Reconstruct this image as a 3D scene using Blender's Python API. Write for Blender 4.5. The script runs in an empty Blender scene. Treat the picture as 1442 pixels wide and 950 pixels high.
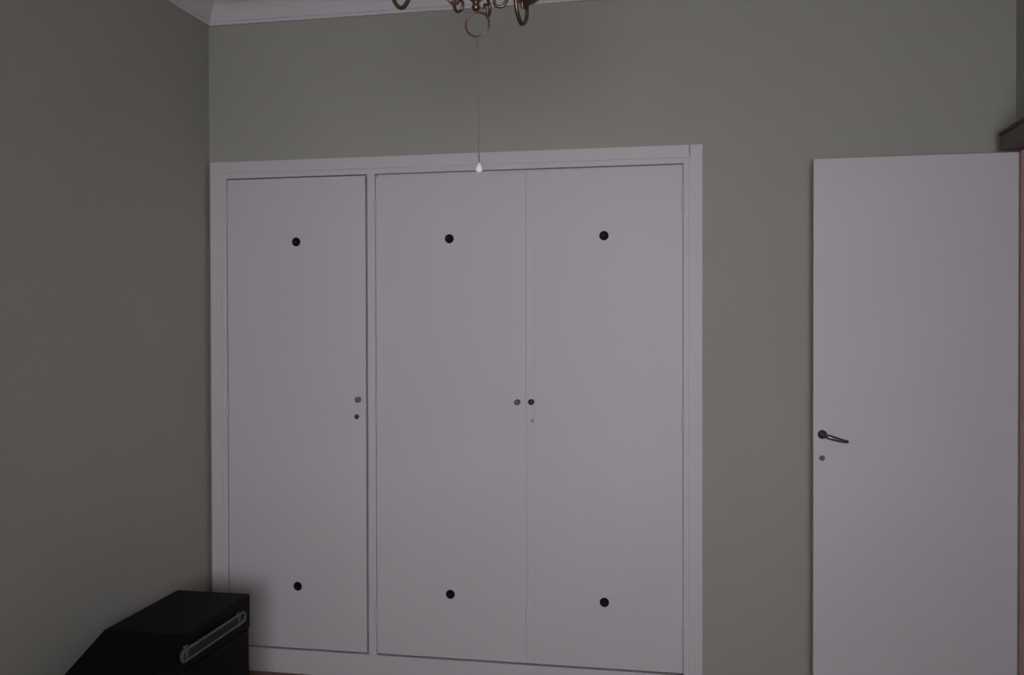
import bpy, bmesh, math, random
from mathutils import Vector, Matrix
random.seed(4)
S = bpy.context.scene
C = S.collection
PI = math.pi

# ---------------------------------------------------------------- camera
cam_d = bpy.data.cameras.new('camera'); cam = bpy.data.objects.new('camera', cam_d); C.objects.link(cam)
cam_d.sensor_width = 36.0
cam_d.lens = 1357.33 / 1442 * 36.0
YAW, PITCH, ROLL, D, CZ = 0.1932, -0.0109, -0.0022, 3.7976, 1.45
f = Vector((-math.sin(YAW)*math.cos(PITCH), math.cos(YAW)*math.cos(PITCH), math.sin(PITCH)))
r0 = Vector((math.cos(YAW), math.sin(YAW), 0)); u0 = r0.cross(f)
r = math.cos(ROLL)*r0 + math.sin(ROLL)*u0
u = -math.sin(ROLL)*r0 + math.cos(ROLL)*u0
cam.matrix_world = Matrix(((r.x, u.x, -f.x, 0), (r.y, u.y, -f.y, -D), (r.z, u.z, -f.z, CZ), (0, 0, 0, 1)))
cam_d.clip_start = 0.02
S.camera = cam

# ---------------------------------------------------------------- world, light, exposure
w = bpy.data.worlds.new('world'); S.world = w; w.use_nodes = True
w.node_tree.nodes['Background'].inputs[0].default_value = (0.74, 0.70, 0.74, 1)
w.node_tree.nodes['Background'].inputs[1].default_value = 8.2
S.view_settings.view_transform = 'Standard'
S.view_settings.look = 'None'
S.view_settings.gamma = 1.0
S.view_settings.exposure = 0.0
# added daylight lamp outside the rear window, sized and offset to shape the falloff
WX, WZ, WW, WH = 0.20, 1.45, 1.60, 1.30
YR = -5.10
ld = bpy.data.lights.new('window_daylight', 'AREA'); ld.shape = 'RECTANGLE'; ld.size = 3.45; ld.size_y = 2.8
ld.energy = 400.0; ld.color = (1.0, 0.955, 0.985)
lo = bpy.data.objects.new('window_daylight', ld); C.objects.link(lo)
lo.location = (0.975, YR-3.9, 1.5); lo.rotation_euler = (PI/2, 0, 0)

# ---------------------------------------------------------------- materials
def mat(name, col, rough=0.5, metal=0.0, mott=0.0, scale=6.0, bump=0.0, bscale=60.0, spec=0.5):
    m = bpy.data.materials.new(name); m.use_nodes = True
    nt = m.node_tree; b = nt.nodes['Principled BSDF']
    b.inputs['Roughness'].default_value = rough
    b.inputs['Metallic'].default_value = metal
    b.inputs['Specular IOR Level'].default_value = spec
    tc = nt.nodes.new('ShaderNodeTexCoord')
    n = nt.nodes.new('ShaderNodeTexNoise'); n.inputs['Scale'].default_value = scale
    n.inputs['Detail'].default_value = 4
    nt.links.new(tc.outputs['Object'], n.inputs['Vector'])
    mx = nt.nodes.new('ShaderNodeMix'); mx.data_type = 'RGBA'
    mx.inputs[6].default_value = (*[c*(1-mott) for c in col], 1)
    mx.inputs[7].default_value = (*[min(1, c*(1+mott)) for c in col], 1)
    nt.links.new(n.outputs['Fac'], mx.inputs[0])
    nt.links.new(mx.outputs[2], b.inputs['Base Color'])
    if bump:
        n2 = nt.nodes.new('ShaderNodeTexNoise'); n2.inputs['Scale'].default_value = bscale
        n2.inputs['Detail'].default_value = 3
        nt.links.new(tc.outputs['Object'], n2.inputs['Vector'])
        bp = nt.nodes.new('ShaderNodeBump'); bp.inputs['Strength'].default_value = bump
        bp.inputs['Distance'].default_value = 0.01
        nt.links.new(n2.outputs['Fac'], bp.inputs['Height'])
        nt.links.new(bp.outputs['Normal'], b.inputs['Normal'])
    return m

M = {
 'wall':   mat('sage_wall_paint', (0.402, 0.404, 0.362), 0.85, mott=0.05, scale=2.2, bump=0.12, bscale=45, spec=0.25),
 'white':  mat('white_gloss_paint', (0.675, 0.640, 0.682), 0.5, mott=0.03, scale=1.6, bump=0.05, bscale=30, spec=0.3),
 'plaster':mat('white_ceiling_plaster', (0.70, 0.685, 0.72), 0.9, mott=0.03, scale=3, bump=0.08, spec=0.2),
 'gap':    mat('unpainted_wardrobe_inside', (0.16, 0.14, 0.13), 0.8, mott=0.1),
 'black':  mat('black_vent_plastic', (0.006, 0.005, 0.008), 0.5, spec=0.2),
 'dkmetal':mat('tarnished_metal', (0.075, 0.065, 0.07), 0.5, 0.3, mott=0.2, scale=80),
 'ltmetal':mat('dull_chrome', (0.19, 0.175, 0.185), 0.5, 0.3, mott=0.1, scale=80),
 'lever':  mat('worn_chrome_lever', (0.22, 0.19, 0.20), 0.3, 0.9, mott=0.2, scale=60),
 'brass':  mat('aged_brass', (0.20, 0.125, 0.08), 0.35, 0.85, mott=0.35, scale=40),
 'cord':   mat('brown_pull_cord', (0.225, 0.17, 0.15), 0.9),
 'bead':   mat('white_plastic_pull', (0.86, 0.84, 0.86), 0.35),
 'candle': mat('ivory_candle_sleeve', (0.72, 0.66, 0.52), 0.5),
 'case':   mat('black_case_shell', (0.0035, 0.0035, 0.004), 0.6, mott=0.3, scale=30, bump=0.1, bscale=200, spec=0.12),
 'caseTrim': mat('grey_handle_plastic', (0.105, 0.11, 0.11), 0.5, mott=0.15, scale=30),
 'plate': mat('dark_grey_handle_plate', (0.030, 0.031, 0.031), 0.6, spec=0.2),
 'plate2': mat('painted_keyhole_plate', (0.45, 0.42, 0.45), 0.5),
 'wood':   mat('dark_brown_door_frame', (0.085, 0.062, 0.052), 0.6, mott=0.25, scale=12),
 'headw':  mat('brown_head_board', (0.15, 0.125, 0.11), 0.6, mott=0.2, scale=12),
 'jamb':   mat('reddish_brown_jamb', (0.40, 0.235, 0.235), 0.55, mott=0.2, scale=12),
 'skirt':  mat('white_skirting_paint', (0.62, 0.60, 0.64), 0.5, mott=0.03),
}
def floor_mat():
    m = bpy.data.materials.new('brown_parquet'); m.use_nodes = True
    nt = m.node_tree; b = nt.nodes['Principled BSDF']; b.inputs['Roughness'].default_value = 0.45
    tc = nt.nodes.new('ShaderNodeTexCoord')
    br = nt.nodes.new('ShaderNodeTexBrick')
    br.inputs['Color1'].default_value = (0.28, 0.145, 0.10, 1)
    br.inputs['Color2'].default_value = (0.19, 0.09, 0.06, 1)
    br.inputs['Mortar'].default_value = (0.03, 0.016, 0.012, 1)
    br.inputs['Scale'].default_value = 1.0; br.inputs['Mortar Size'].default_value = 0.002
    br.inputs['Brick Width'].default_value = 0.42; br.inputs['Row Height'].default_value = 0.07
    nt.links.new(tc.outputs['Object'], br.inputs['Vector'])
    nt.links.new(br.outputs['Color'], b.inputs['Base Color'])
    return m
M['floor'] = floor_mat()
g = bpy.data.materials.new('window_glass'); g.use_nodes = True
gt = g.node_tree; gt.nodes.clear()
go = gt.nodes.new('ShaderNodeOutputMaterial'); gm = gt.nodes.new('ShaderNodeMixShader'); gf = gt.nodes.new('ShaderNodeFresnel')
ga = gt.nodes.new('ShaderNodeBsdfTransparent'); gg = gt.nodes.new('ShaderNodeBsdfGlossy'); gg.inputs['Roughness'].default_value = 0.02
ga.inputs['Color'].default_value = (0.95, 0.96, 0.96, 1); gf.inputs['IOR'].default_value = 1.45
gt.links.new(gf.outputs[0], gm.inputs[0]); gt.links.new(ga.outputs[0], gm.inputs[1]); gt.links.new(gg.outputs[0], gm.inputs[2])
gt.links.new(gm.outputs[0], go.inputs[0])
M['glass'] = g
bl = bpy.data.materials.new('bulb_glass'); bl.use_nodes = True
bb = bl.node_tree.nodes['Principled BSDF']; bb.inputs['Base Color'].default_value = (0.8, 0.78, 0.74, 1)
bb.inputs['Transmission Weight'].default_value = 0.6; bb.inputs['Roughness'].default_value = 0.2
M['bulb'] = bl

# ---------------------------------------------------------------- mesh helpers
def box(bm, x0, x1, y0, y1, z0, z1, bev=0.0):
    t = bmesh.new()
    vs = [t.verts.new((x, y, z)) for x in (x0, x1) for y in (y0, y1) for z in (z0, z1)]
    for q in ((0,1,3,2), (4,6,7,5), (0,4,5,1), (2,3,7,6), (0,2,6,4), (1,5,7,3)):
        t.faces.new([vs[i] for i in q])
    if bev:
        bmesh.ops.bevel(t, geom=list(t.edges), offset=bev, segments=2, affect='EDGES', profile=0.6)
    merge(bm, t)
def merge(bm, t):
    bmesh.ops.recalc_face_normals(t, faces=t.faces)
    me = bpy.data.meshes.new('tmp'); t.to_mesh(me); t.free(); bm.from_mesh(me); bpy.data.meshes.remove(me)
def lathe(bm, prof, centre=(0,0,0), axis='z', n=24):
    """prof: (radius, height) list; revolve about axis through centre"""
    t = bmesh.new(); rings = []
    for (rr, h) in prof:
        ring = []
        for i in range(n):
            a = 2*PI*i/n; p, q = rr*math.cos(a), rr*math.sin(a)
            v = (p, q, h) if axis == 'z' else ((p, -h, q) if axis == 'y' else (h, p, q))
            ring.append(t.verts.new((v[0]+centre[0], v[1]+centre[1], v[2]+centre[2])))
        rings.append(ring)
    for a, b in zip(rings, rings[1:]):
        for i in range(n):
            t.faces.new((a[i], a[(i+1) % n], b[(i+1) % n], b[i]))
    if prof[0][0] > 1e-5: t.faces.new(rings[0])
    if prof[-1][0] > 1e-5: t.faces.new(rings[-1])
    bmesh.ops.remove_doubles(t, verts=t.verts, dist=1e-6)
    for fc in t.faces: fc.smooth = True
    merge(bm, t)
def spline(pts, k=8):
    P = [Vector(p) for p in pts]; P = [2*P[0]-P[1]] + P + [2*P[-1]-P[-2]]; out = []
    for i in range(1, len(P)-2):
        for j in range(k):
            s = j/k; a, b, c, d = P[i-1:i+3]
            out.append(0.5*((2*b) + (c-a)*s + (2*a-5*b+4*c-d)*s*s + (3*b-a-3*c+d)*s**3))
    out.append(P[-2]); return out
def tube(bm, pts, rad, n=10, closed=False, smooth=True):
    t = bmesh.new(); P = [Vector(p) for p in pts]; rings = []
    N = len(P); prev = None
    for i, p in enumerate(P):
        if closed: d = P[(i+1) % N]-P[i-1]
        else: d = P[min(i+1, N-1)]-P[max(i-1, 0)]
        d.normalize()
        if prev is None:
            up = Vector((0,0,1)) if abs(d.z) < 0.9 else Vector((1,0,0)); a = d.cross(up).normalized()
        else: a = (prev - d*prev.dot(d)).normalized()
        prev = a; b = d.cross(a)
        rr = rad(i/(N-1)) if callable(rad) else rad
        rings.append([t.verts.new(p + rr*(math.cos(2*PI*k/n)*a + math.sin(2*PI*k/n)*b)) for k in range(n)])
    pr = list(zip(rings, rings[1:])) + ([(rings[-1], rings[0])] if closed else [])
    for a, b in pr:
        for k in range(n): t.faces.new((a[k], a[(k+1) % n], b[(k+1) % n], b[k]))
    if not closed: t.faces.new(rings[0]); t.faces.new(rings[-1])
    for fc in t.faces: fc.smooth = smooth
    merge(bm, t)
def prism(bm, prof, a0, a1, fn, bev=0.0):
    """extrude closed 2-D profile from a0 to a1; fn(p, q, a) -> xyz"""
    t = bmesh.new()
    A = [t.verts.new(fn(p, q, a0)) for p, q in prof]; B = [t.verts.new(fn(p, q, a1)) for p, q in prof]
    n = len(prof); t.faces.new(A); t.faces.new(B[::-1])
    for i in range(n): t.faces.new((A[i], A[(i+1) % n], B[(i+1) % n], B[i]))
    if bev: bmesh.ops.bevel(t, geom=list(t.edges), offset=bev, segments=3, affect='EDGES', profile=0.6)
    merge(bm, t)
def obj(name, bm, m, parent=None, loc=None):
    me = bpy.data.meshes.new(name)
    if loc is not None: bmesh.ops.translate(bm, verts=bm.verts, vec=-Vector(loc))
    bmesh.ops.recalc_face_normals(bm, faces=bm.faces)
    bm.to_mesh(me); bm.free(); me.materials.append(m)
    o = bpy.data.objects.new(name, me); C.objects.link(o)
    if parent is not None:
        o.parent = parent
        o.location = -world_loc(parent) + Vector(loc or (0, 0, 0))
    else: o.location = loc or (0, 0, 0)
    return o
def world_loc(o):
    v = Vector(o.location)
    while o.parent: o = o.parent; v += Vector(o.location)
    return v
def tag(o, label, cat=None, group=None, kind=None):
    o['label'] = label
    if cat: o['category'] = cat
    if group: o['group'] = group
    if kind: o['kind'] = kind
    return o
def empty(name, loc):
    o = bpy.data.objects.new(name, None); C.objects.link(o); o.location = loc; return o
B = bmesh.new

# ---------------------------------------------------------------- room shell
XL, XR = -2.0573, 1.125
ZC = 2.835          # ceiling
ZK = 2.732          # lower edge of cornice
DY0, DY1, DZ = -0.115, -0.845, 2.06   # doorway in the right wall
OX0, OX1, OZ1 = -1.985, -0.045, 2.095  # wardrobe recess in the far wall

bm = B(); box(bm, XL-0.15, XR+1.4, YR-0.15, 0.75, -0.1, 0)
tag(obj('floor', bm, M['floor']), 'dark reddish brown parquet floor of the bedroom', 'floor', kind='structure')
bm = B(); box(bm, XL-0.15, XR+1.4, YR-0.15, 0.15, ZC, ZC+0.1)
tag(obj('ceiling', bm, M['plaster']), 'off white plastered ceiling above the grey green walls', 'ceiling', kind='structure')
bm = B()
box(bm, XL-0.15, OX0, 0, 0.15, 0, ZC); box(bm, OX1, XR+0.15, 0, 0.15, 0, ZC); box(bm, OX0, OX1, 0, 0.15, OZ1, ZC)
tag(obj('wall_back', bm, M['wall']), 'grey green wall around the built-in wardrobe', 'wall', kind='structure')
bm = B(); box(bm, XL-0.15, XL, YR, 0, 0, ZC)
tag(obj('wall_left', bm, M['wall']), 'plain grey green wall on the left, in shade', 'wall', kind='structure')
bm = B()
box(bm, XR, XR+0.15, DY0, 0, 0, ZC); box(bm, XR, XR+0.15, YR, DY1, 0, ZC); box(bm, XR, XR+0.15, DY1, DY0, DZ, ZC)
tag(obj('wall_right', bm, M['wall']), 'grey green wall on the right holding the doorway', 'wall', kind='structure')
bm = B()
x0, x1, z0, z1 = WX-WW/2, WX+WW/2, WZ-WH/2, WZ+WH/2
box(bm, XL-0.15, x0, YR-0.15, YR, 0, ZC); box(bm, x1, XR+0.15, YR-0.15, YR, 0, ZC)
box(bm, x0, x1, YR-0.15, YR, 0, z0); box(bm, x0, x1, YR-0.15, YR, z1, ZC)
tag(obj('wall_front', bm, M['wall']), 'grey green wall behind the viewer with the window', 'wall', kind='structure')
# window behind the viewer
wn = tag(empty('window_1', (WX, YR-0.06, z0)), 'white framed casement window behind the viewer', 'window', kind='structure')
bm = B()
for a, b in ((x0, x0+0.05), (x1-0.05, x1), (WX-0.03, WX+0.03)): box(bm, a, b, YR-0.09, YR-0.04, z0, z1, 0.003)
box(bm, x0, x1, YR-0.085, YR-0.045, z0, z0+0.05, 0.003); box(bm, x0, x1, YR-0.085, YR-0.045, z1-0.05, z1, 0.003)
obj('window_frame', bm, M['white'], wn)
for a, b in ((x0+0.05, WX-0.03), (WX+0.03, x1-0.05)):
    bm = B(); box(bm, a, b, YR-0.068, YR-0.062, z0+0.05, z1-0.05); obj('pane', bm, M['glass'], wn)
# dim hall beyond the doorway
hx = XR+0.15
bm = B(); box(bm, hx+1.15, hx+1.25, YR, 0.15, 0, ZC); box(bm, hx, hx+1.15, 0.05, 0.15, 0, ZC); box(bm, hx, hx+1.15, -2.1, -2.0, 0, ZC)
tag(obj('wall_hall', bm, M['wall']), 'grey green wall of the unlit hall beyond the doorway', 'wall', kind='structure')

# cornices: a stepped cove along each wall
def cove():
    h = ZC-ZK; d = 0.10; pr = [(0, 0), (0.010, 0), (0.012, 0.010), (0.018, 0.014)]
    for i in range(9):
        a = i/8*PI/2
        pr.append((0.018 + (d-0.03)*(1-math.cos(a)), 0.014 + (h-0.028)*math.sin(a)))
    pr += [(d-0.004, h-0.012), (d, h-0.001), (0, h-0.001)]
    return pr
e = 0.0006
bm = B(); prism(bm, cove(), XL+e, XR-e, lambda p, q, a: (a, -p-e, ZK+q))
tag(obj('trim_1', bm, M['plaster']), 'white plaster cornice above the wardrobe wall', 'cornice', kind='structure')
bm = B(); prism(bm, cove(), YR+e, -e, lambda p, q, a: (XL+p+e, a, ZK+q))
tag(obj('trim_2', bm, M['plaster']), 'white plaster cornice along the left wall', 'cornice', kind='structure')
bm = B(); prism(bm, cove(), YR+e, -e, lambda p, q, a: (XR-p-e, a, ZK+q))
tag(obj('trim_3', bm, M['plaster']), 'white plaster cornice along the right wall', 'cornice', kind='structure')
# skirting boards (below the frame of the photograph, beside the doors)
sk = [(0, 0), (0.012, 0), (0.012, 0.055), (0.008, 0.065), (0, 0.068)]
bm = B(); prism(bm, sk, 0.02, XR-0.016, lambda p, q, a: (a, -p-e, q))
tag(obj('baseboard_back', bm, M['skirt']), 'white skirting board right of the wardrobe', 'skirting', kind='structure')
bm = B(); prism(bm, sk, YR+e, -0.045, lambda p, q, a: (XL+p+e, a, q))
tag(obj('baseboard_left', bm, M['skirt']), 'white skirting board along the left wall', 'skirting', kind='structure')
bm = B(); prism(bm, sk, YR+e, DY1-0.09, lambda p, q, a: (XR-p-e, a, q))
tag(obj('baseboard_right', bm, M['skirt']), 'white skirting board along the right wall', 'skirting', kind='structure')

# ---------------------------------------------------------------- built-in wardrobe
FL, FR, FT = -2.041, 0.008, 2.149
D1a, D1b, D2a, CEN, D3b = -1.969, -1.346, -1.311, -0.6817, -0.0655
ZT, ZB = 2.0785, 0.1006
wr = tag(empty('wardrobe', ((FL+FR)/2, 0, 0)), 'white built-in wardrobe with three flush doors and black round vents', 'wardrobe')
# carcass inside the recess
bm = B()
T = 0.018; cb = 0.62
box(bm, OX0+0.004, OX0+T, 0.03, cb, 0.0, OZ1-0.005)
box(bm, OX1-T, OX1-0.004, 0.03, cb, 0.0, OZ1-0.005)
box(bm, OX0+0.004, OX1-0.004, cb, cb+0.012, 0.0, OZ1-0.005)
box(bm, OX0+T, OX1-T, 0.03, cb, OZ1-0.022, OZ1-0.006); box(bm, OX0+T, OX1-T, 0.03, cb, 0.06, 0.078)
box(bm, -1.337, -1.319, 0.03, cb, 0.078, OZ1-0.022)
obj('carcass', bm, M['gap'], wr)
# frame: outer casing with a stepped inner bead, all one joinery frame
def frame_piece(bm, x0, x1, z0, z1, side):
    box(bm, x0, x1, -0.024, -0.0006, z0, z1, 0.002)
bm = B()
# left, right casing
box(bm, FL, D1a-0.020, -0.026, -0.0006, 0, FT, 0.003); box(bm, D1a-0.022, D1a, -0.0225, 0.028, 0, ZT+0.0245, 0.002)
box(bm, D3b+0.020, FR, -0.026, -0.0006, 0, FT, 0.003); box(bm, D3b, D3b+0.022, -0.0225, 0.028, 0, ZT+0.0245, 0.002)
# head: outer band and inner bead
box(bm, FL+0.045, FR-0.045, -0.026, -0.0006, ZT+0.022, FT, 0.003)
box(bm, D1a-0.021, D3b+0.021, -0.021, 0.028, ZT, ZT+0.0235, 0.002)
# sill board and mullion
box(bm, D1a-0.021, D3b+0.021, -0.024, 0.028, 0, ZB-0.001, 0.002)
box(bm, D1b+0.002, D2a, -0.019, 0.028, ZB-0.003, ZT+0.003, 0.002)
obj('frame', bm, M['white'], wr)
# rebate stops behind the leaves
bm = B()
for a, b in ((D1a-0.001, D1a+0.02), (D1b-0.022, D1b+0.003), (D2a-0.001, D2a+0.02), (D3b-0.02, D3b+0.001)):
    box(bm, a, b, 0.012, 0.027, ZB-0.002, ZT+0.001)
for a, b in ((D1a, D1b), (D2a, D3b)):
    box(bm, a, b, 0.013, 0.026, ZT-0.03, ZT+0.001); box(bm, a, b, 0.013, 0.026, ZB-0.002, ZB+0.02)
obj('door_stop', bm, M['white'], wr)

def vent(parent, x, z, y):
    bm = B()
    lathe(bm, [(0.0185, 0.0), (0.0185, 0.002), (0.0165, 0.0035), (0.0135, 0.0035), (0.0125, 0.001), (0.0, 0.001)], (x, y, z), 'y', 24)
    for k in (-1, 0, 1):
        ww = 0.011 if k else 0.0125
        box(bm, x-ww, x+ww, y-0.003, y-0.0008, z+k*0.007-0.0012, z+k*0.007+0.0012)
    obj('vent_cap', bm, M['black'], parent, (x, y, z))
def knob(parent, x, z, y, m, rr=0.011, name='knob'):
    bm = B()
    lathe(bm, [(rr*0.95, 0), (rr, 0.0015), (rr*0.8, 0.003), (rr*0.42, 0.004), (rr*0.4, 0.010), (rr*0.8, 0.013), (rr*1.0, 0.018), (rr*0.8, 0.023), (0, 0.025)], (x, y, z), 'y', 20)
    obj(name, bm, m, parent, (x, y, z))
def keyhole(parent, x, z, y, m, rr=0.009, slot=True):
    bm = B()
    lathe(bm, [(rr, 0), (rr, 0.0015), (rr*0.8, 0.0028), (rr*0.35, 0.0028), (rr*0.33, 0.0012), (0, 0.0012)], (x, y, z), 'y', 18)
    k = obj('keyhole_plate', bm, m, parent, (x, y, z))
def hinge(parent, x, z, y):
    bm = B()
    lathe(bm, [(0.0, -0.048), (0.003, -0.046), (0.0052, -0.042), (0.0052, -0.001), (0.0046, 0), (0.0052, 0.001), (0.0052, 0.042), (0.003, 0.046), (0.0, 0.048)], (x, y, z), 'z', 12)
    obj('hinge', bm, M['white'], parent, (x, y, z))

YD = -0.016   # face of the leaves
leaves = [  # x0, x1, top gap, vent x, knob list, hinge x
    (D1a+0.0022, D1b-0.008, 0.006, -1.657, 'left'),
    (D2a+0.0022, CEN-0.0015, 0.013, -0.997, 'middle'),
    (CEN+0.0015, D3b-0.002, 0.010, -0.3715, 'right')]
for i, (a, b, gt, vx, nm) in enumerate(leaves):
    bm = B(); box(bm, a, b, YD, 0.010, ZB+0.005, ZT-gt, 0.0018)
    d = obj('door', bm, M['white'], wr, (a, YD, ZB+0.004))
    d['label'] = ['narrow white wardrobe door at the left, keyhole under its knob', 'middle white wardrobe door with pale knob', 'right white wardrobe door with dark knob and cover strip'][i]
    for vz in (1.807, 0.366): vent(d, vx, vz, YD-0.0002)
    if i == 0:
        knob(d, -1.385, 1.152, YD-0.0002, M['ltmetal'], 0.0115); keyhole(d, -1.394, 1.081, YD-0.0002, M['dkmetal'], 0.0105)
        for hz in (1.93, 1.10, 0.26): hinge(d, D1a+0.001, hz, YD-0.009)
    if i == 1:
        knob(d, -0.717, 1.150, YD-0.0002, M['ltmetal'], 0.0115)
        for hz in (1.93, 1.10, 0.26): hinge(d, D2a+0.001, hz, YD-0.009)
    if i == 2:
        bm = B(); box(bm, CEN-0.0005, CEN+0.033, YD-0.0045, YD-0.0003, ZB+0.008, ZT-gt-0.004, 0.0015)
        obj('cover_strip', bm, M['white'], d, (CEN, YD, ZB))
        knob(d, -0.660, 1.152, YD-0.0048, M['dkmetal'], 0.0115); keyhole(d, -0.657, 1.078, YD-0.0048, M['plate2'], 0.008)
        for hz in (1.93, 1.09, 0.26): hinge(d, D3b-0.001, hz, YD-0.009)

# ---------------------------------------------------------------- room door, standing open in front of the far wall
LX0, LX1, LY0, LY1, LZ = 0.4065, 1.1085, -0.115, -0.078, 2.0625
bm = B(); box(bm, LX0, LX1, LY0, LY1, 0.012, LZ, 0.0018)
dr = tag(obj('door_1', bm, M['white'], None, (LX1, LY0, 0.012)), 'plain white flush room door standing open against the wall right of the wardrobe', 'door', kind='structure')
hxx, hz = 0.4375, 1.054
bm = B()
lathe(bm, [(0.0165, 0), (0.0165, 0.004), (0.014, 0.007), (0.0085, 0.008), (0.0075, 0.030)], (hxx, LY0-0.0002, hz), 'y', 20)
pts = spline([(hxx, LY0-0.026, hz), (hxx+0.006, LY0-0.038, hz-0.001), (hxx+0.022, LY0-0.042, hz-0.006), (hxx+0.05, LY0-0.042, hz-0.014), (hxx+0.074, LY0-0.041, hz-0.020), (hxx+0.085, LY0-0.038, hz-0.021)], 6)
tube(bm, pts, lambda t: 0.0058+0.003*math.sin(PI*min(1, t*1.1))**2, 12)
h = obj('lever_handle', bm, M['lever'], dr, (hxx, LY0, hz)); h['label'] = 'small metal lever handle on a round rose'
bm = B()
lathe(bm, [(0.0165, 0), (0.0165, -0.004), (0.0085, -0.008), (0.0075, -0.030)], (hxx, LY1+0.0002, hz), 'y', 20)
tube(bm, [(hxx, LY1+0.030, hz), (hxx+0.02, LY1+0.036, hz-0.003), (hxx+0.08, LY1+0.036, hz-0.012)], 0.007, 10)
obj('lever_handle', bm, M['lever'], dr, (hxx, LY1, hz))
keyhole(dr, 0.437, 0.967, LY0-0.0002, M['ltmetal'], 0.0105)
for zz in (0.25, 1.03, 1.82):
    bm = B(); lathe(bm, [(0.0, -0.05), (0.0055, -0.047), (0.0055, 0.047), (0.0, 0.05)], (LX1+0.006, LY0-0.004, zz), 'z', 12)
    obj('hinge', bm, M['ltmetal'], dr, (LX1+0.006, LY0, zz))

# door frame of the doorway in the right wall
bm = B()
box(bm, XR-0.026, XR+0.16, DY0-0.034, DY0-0.014, 0, DZ+0.004, 0.002)
box(bm, XR-0.012, XR+0.16, DY1, DY1+0.02, 0, DZ-0.006, 0.002)
box(bm, XR-0.012, XR-0.0006, DY1-0.06, DY1+0.001, 0, DZ-0.006, 0.002)
tag(obj('trim_4', bm, M['jamb']), 'reddish brown timber jamb at the hinge side of the open door', 'door frame', kind='structure')
bm = B()
box(bm, 1.046, XR-0.0006, DY1-0.09, -0.098, 2.072, 2.124, 0.003)
hdm = tag(obj('trim_5', bm, M['headw']), 'dark brown timber head moulding over the doorway, above the open door', 'door head', kind='structure')
bm = B(); box(bm, 1.040, XR-0.0006, DY1-0.10, -0.092, 2.1245, 2.136, 0.003)
obj('ledge', bm, M['wood'], hdm)

# ---------------------------------------------------------------- chandelier
CX, CY = -0.467, -1.80
ch = tag(empty('chandelier', (CX, CY, 2.10)), 'aged brass scroll arm chandelier hanging from the ceiling, cut by the top edge', 'chandelier')
bm = B()
lathe(bm, [(0.0, 2.118), (0.006, 2.120), (0.010, 2.128), (0.006, 2.134), (0.010, 2.140), (0.021, 2.148), (0.026, 2.160), (0.020, 2.172), (0.011, 2.182), (0.016, 2.192),
           (0.030, 2.204), (0.036, 2.222), (0.026, 2.242), (0.012, 2.256), (0.010, 2.30), (0.018, 2.315), (0.022, 2.335), (0.012, 2.36), (0.008, 2.38), (0.008, 2.44), (0.014, 2.45), (0.0, 2.46)], (CX, CY, 0), 'z', 28)
obj('stem', bm, M['brass'], ch, (CX, CY, 2.118))
# ring under the finial, holding the pull cord
bm = B(); rc = Vector((-0.464, CY, 2.091))
tube(bm, [rc + 0.0255*Vector((math.cos(a), 0, math.sin(a))) for a in [2*PI*i/32 for i in range(32)]], 0.0023, 8, closed=True)
obj('ring', bm, M['brass'], ch, rc)
bm = B(); tube(bm, [(-0.464, CY, 2.066), (-0.463, CY, 1.97), (-0.462, CY, 1.86), (-0.461, CY, 1.792)], 0.0016, 6)
obj('pull_cord', bm, M['cord'], ch, (-0.464, CY, 2.066))
bm = B(); lathe(bm, [(0, 1.776), (0.005, 1.777), (0.0078, 1.782), (0.0075, 1.788), (0.004, 1.794), (0.002, 1.798), (0, 1.799)], (-0.461, CY, 0), 'z', 16)
p = obj('pull_knob', bm, M['bead'], ch, (-0.461, CY, 1.785)); p['label'] = 'small white pull at the end of the cord'
arm_prof = [(0.012, 2.215), (0.045, 2.195), (0.085, 2.225), (0.125, 2.275), (0.170, 2.275), (0.196, 2.225), (0.208, 2.182), (0.232, 2.160), (0.258, 2.176), (0.264, 2.205), (0.250, 2.224), (0.236, 2.212), (0.240, 2.196)]
scroll = [(0.020, 2.185), (0.050, 2.168), (0.066, 2.145), (0.058, 2.126), (0.042, 2.128), (0.040, 2.144), (0.050, 2.148)]
for k, az in enumerate([76, 149, 218, 290, 3]):
    a = math.radians(az); dx, dy = math.cos(a), math.sin(a)
    oz = [-0.002, 0.018, 0.01, 0.0, 0.004][k]
    P = lambda q: (CX+q[0]*dx, CY+q[0]*dy, q[1]+oz*min(1, q[0]/0.2))
    bm = B(); tube(bm, spline([P(q) for q in arm_prof], 8), lambda t: 0.0062-0.002*t, 8)
    ar = obj('arm', bm, M['brass'], ch, (CX, CY, 2.2))
    bm = B(); tube(bm, spline([P(q) for q in scroll], 7), lambda t: 0.0042-0.0012*t, 8)
    obj('scroll', bm, M['brass'], ar, (CX, CY, 2.18))
    c = P((0.262, 2.20)); cx, cy, cz = c
    bm = B(); lathe(bm, [(0.004, 0.0), (0.006, 0.012), (0.020, 0.018), (0.031, 0.026), (0.033, 0.031), (0.028, 0.029), (0.012, 0.024), (0.013, 0.036), (0.0, 0.037)], (cx, cy, cz), 'z', 20)
    obj('drip_cup', bm, M['brass'], ar, c)
    bm = B(); lathe(bm, [(0.011, 0.0365), (0.011, 0.105), (0.0, 0.106)], (cx, cy, cz), 'z', 16)
    obj('candle_sleeve', bm, M['candle'], ar, c)
    bm = B(); lathe(bm, [(0.007, 0.106), (0.008, 0.115), (0.015, 0.135), (0.016, 0.148), (0.010, 0.170), (0.003, 0.187), (0, 0.19)], (cx, cy, cz), 'z', 16)
    obj('bulb', bm, M['bulb'], ar, c)
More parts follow.
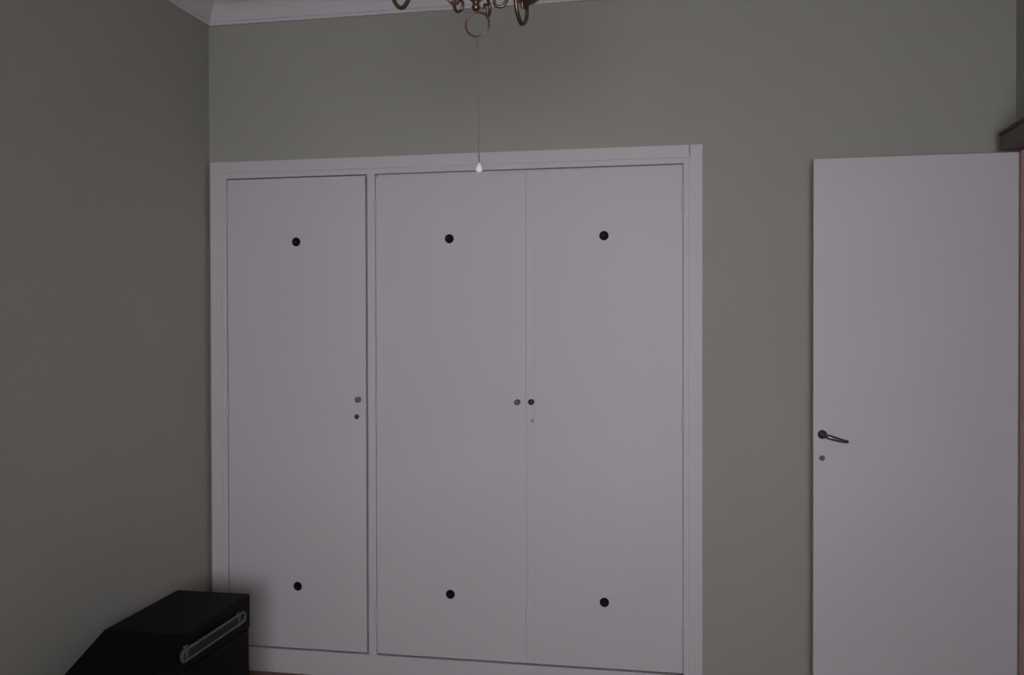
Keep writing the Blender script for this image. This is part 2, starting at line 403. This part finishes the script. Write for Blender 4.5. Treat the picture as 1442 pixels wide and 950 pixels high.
# chain and ceiling rose
bm = B(); z = 2.462; k = 0
while z < 2.79:
    a = (k % 2)*PI/2; ct = Vector((CX, CY, z+0.012))
    tube(bm, [ct + Vector((0.007*math.cos(t)*math.cos(a), 0.007*math.cos(t)*math.sin(a), 0.015*math.sin(t))) for t in [2*PI*i/14 for i in range(14)]], 0.0018, 6, closed=True)
    z += 0.0245; k += 1
ch2 = obj('chain', bm, M['brass'], ch, (CX, CY, 2.46))
bm = B(); lathe(bm, [(0.0, 2.775), (0.012, 2.778), (0.030, 2.795), (0.052, 2.815), (0.058, 2.8345), (0.0, 2.8345)], (CX, CY, 0), 'z', 28)
obj('ceiling_cup', bm, M['brass'], ch, (CX, CY, 2.8))

# ---------------------------------------------------------------- black case standing on the floor, in the left corner
AX0, AX1 = -1.926, -1.633
cs = tag(empty('black_case', ((AX0+AX1)/2, -0.85, 0)), 'black box-shaped case with sloping front and grey side handle, in the corner before the wardrobe', 'case')
prof = [(-0.500, 0.030), (-0.500, 0.330), (-1.30, 0.285), (-1.30, 0.030)]
body = [(-0.500, 0.030), (-0.500, 0.3395), (-1.255, 0.3395), (-1.34, 0.25), (-1.36, 0.030)]
lid = [(-0.500, 0.343), (-0.500, 0.468), (-0.955, 0.4585), (-1.165, 0.381), (-1.21, 0.343)]
fn = lambda p, q, a: (a, p, q)
bm = B(); prism(bm, body, AX0+0.004, AX1-0.004, fn, 0.008)
obj('body', bm, M['case'], cs)
bm = B(); prism(bm, lid, AX0, AX1, fn, 0.006)
ldd = obj('lid', bm, M['case'], cs)
# raised rim along the lid's right side and the grey handle loop on it
ty = lambda t: (-0.545-0.43*t)
bm = B()
loop = []
zc0, zc1, hh = 0.407, 0.400, 0.0175
y0, y1 = -0.585, -0.985
for i in range(9):
    a = PI/2 + PI*i/8; loop.append((AX1+0.014, y1 + hh*math.cos(a)*1.0, zc1 + hh*math.sin(a)))
for i in range(9):
    a = -PI/2 + PI*i/8; loop.append((AX1+0.014, y0 + hh*math.cos(a), zc0 + hh*math.sin(a)))
tube(bm, loop, 0.0048, 8, closed=True)
hd = obj('handle', bm, M['caseTrim'], cs); hd['label'] = 'long grey handle loop on the side of the black case'
bm = B(); box(bm, AX1+0.0004, AX1+0.010, y1-0.010, y0+0.010, 0.385, 0.421, 0.003)
obj('handle_plate', bm, M['plate'], hd)
for yy in (y0-0.02, y1+0.02):
    bm = B(); box(bm, AX1+0.0004, AX1+0.012, yy-0.009, yy+0.009, 0.380, 0.428, 0.002)
    obj('handle_mount', bm, M['caseTrim'], hd)
for xx in (AX0+0.035, AX1-0.035):
    for yy in (-0.56, -1.28):
        bm = B(); lathe(bm, [(0.018, 0.0), (0.020, 0.004), (0.020, 0.0298), (0.0, 0.0298)], (xx, yy, 0), 'z', 16)
        obj('foot', bm, M['case'], cs)
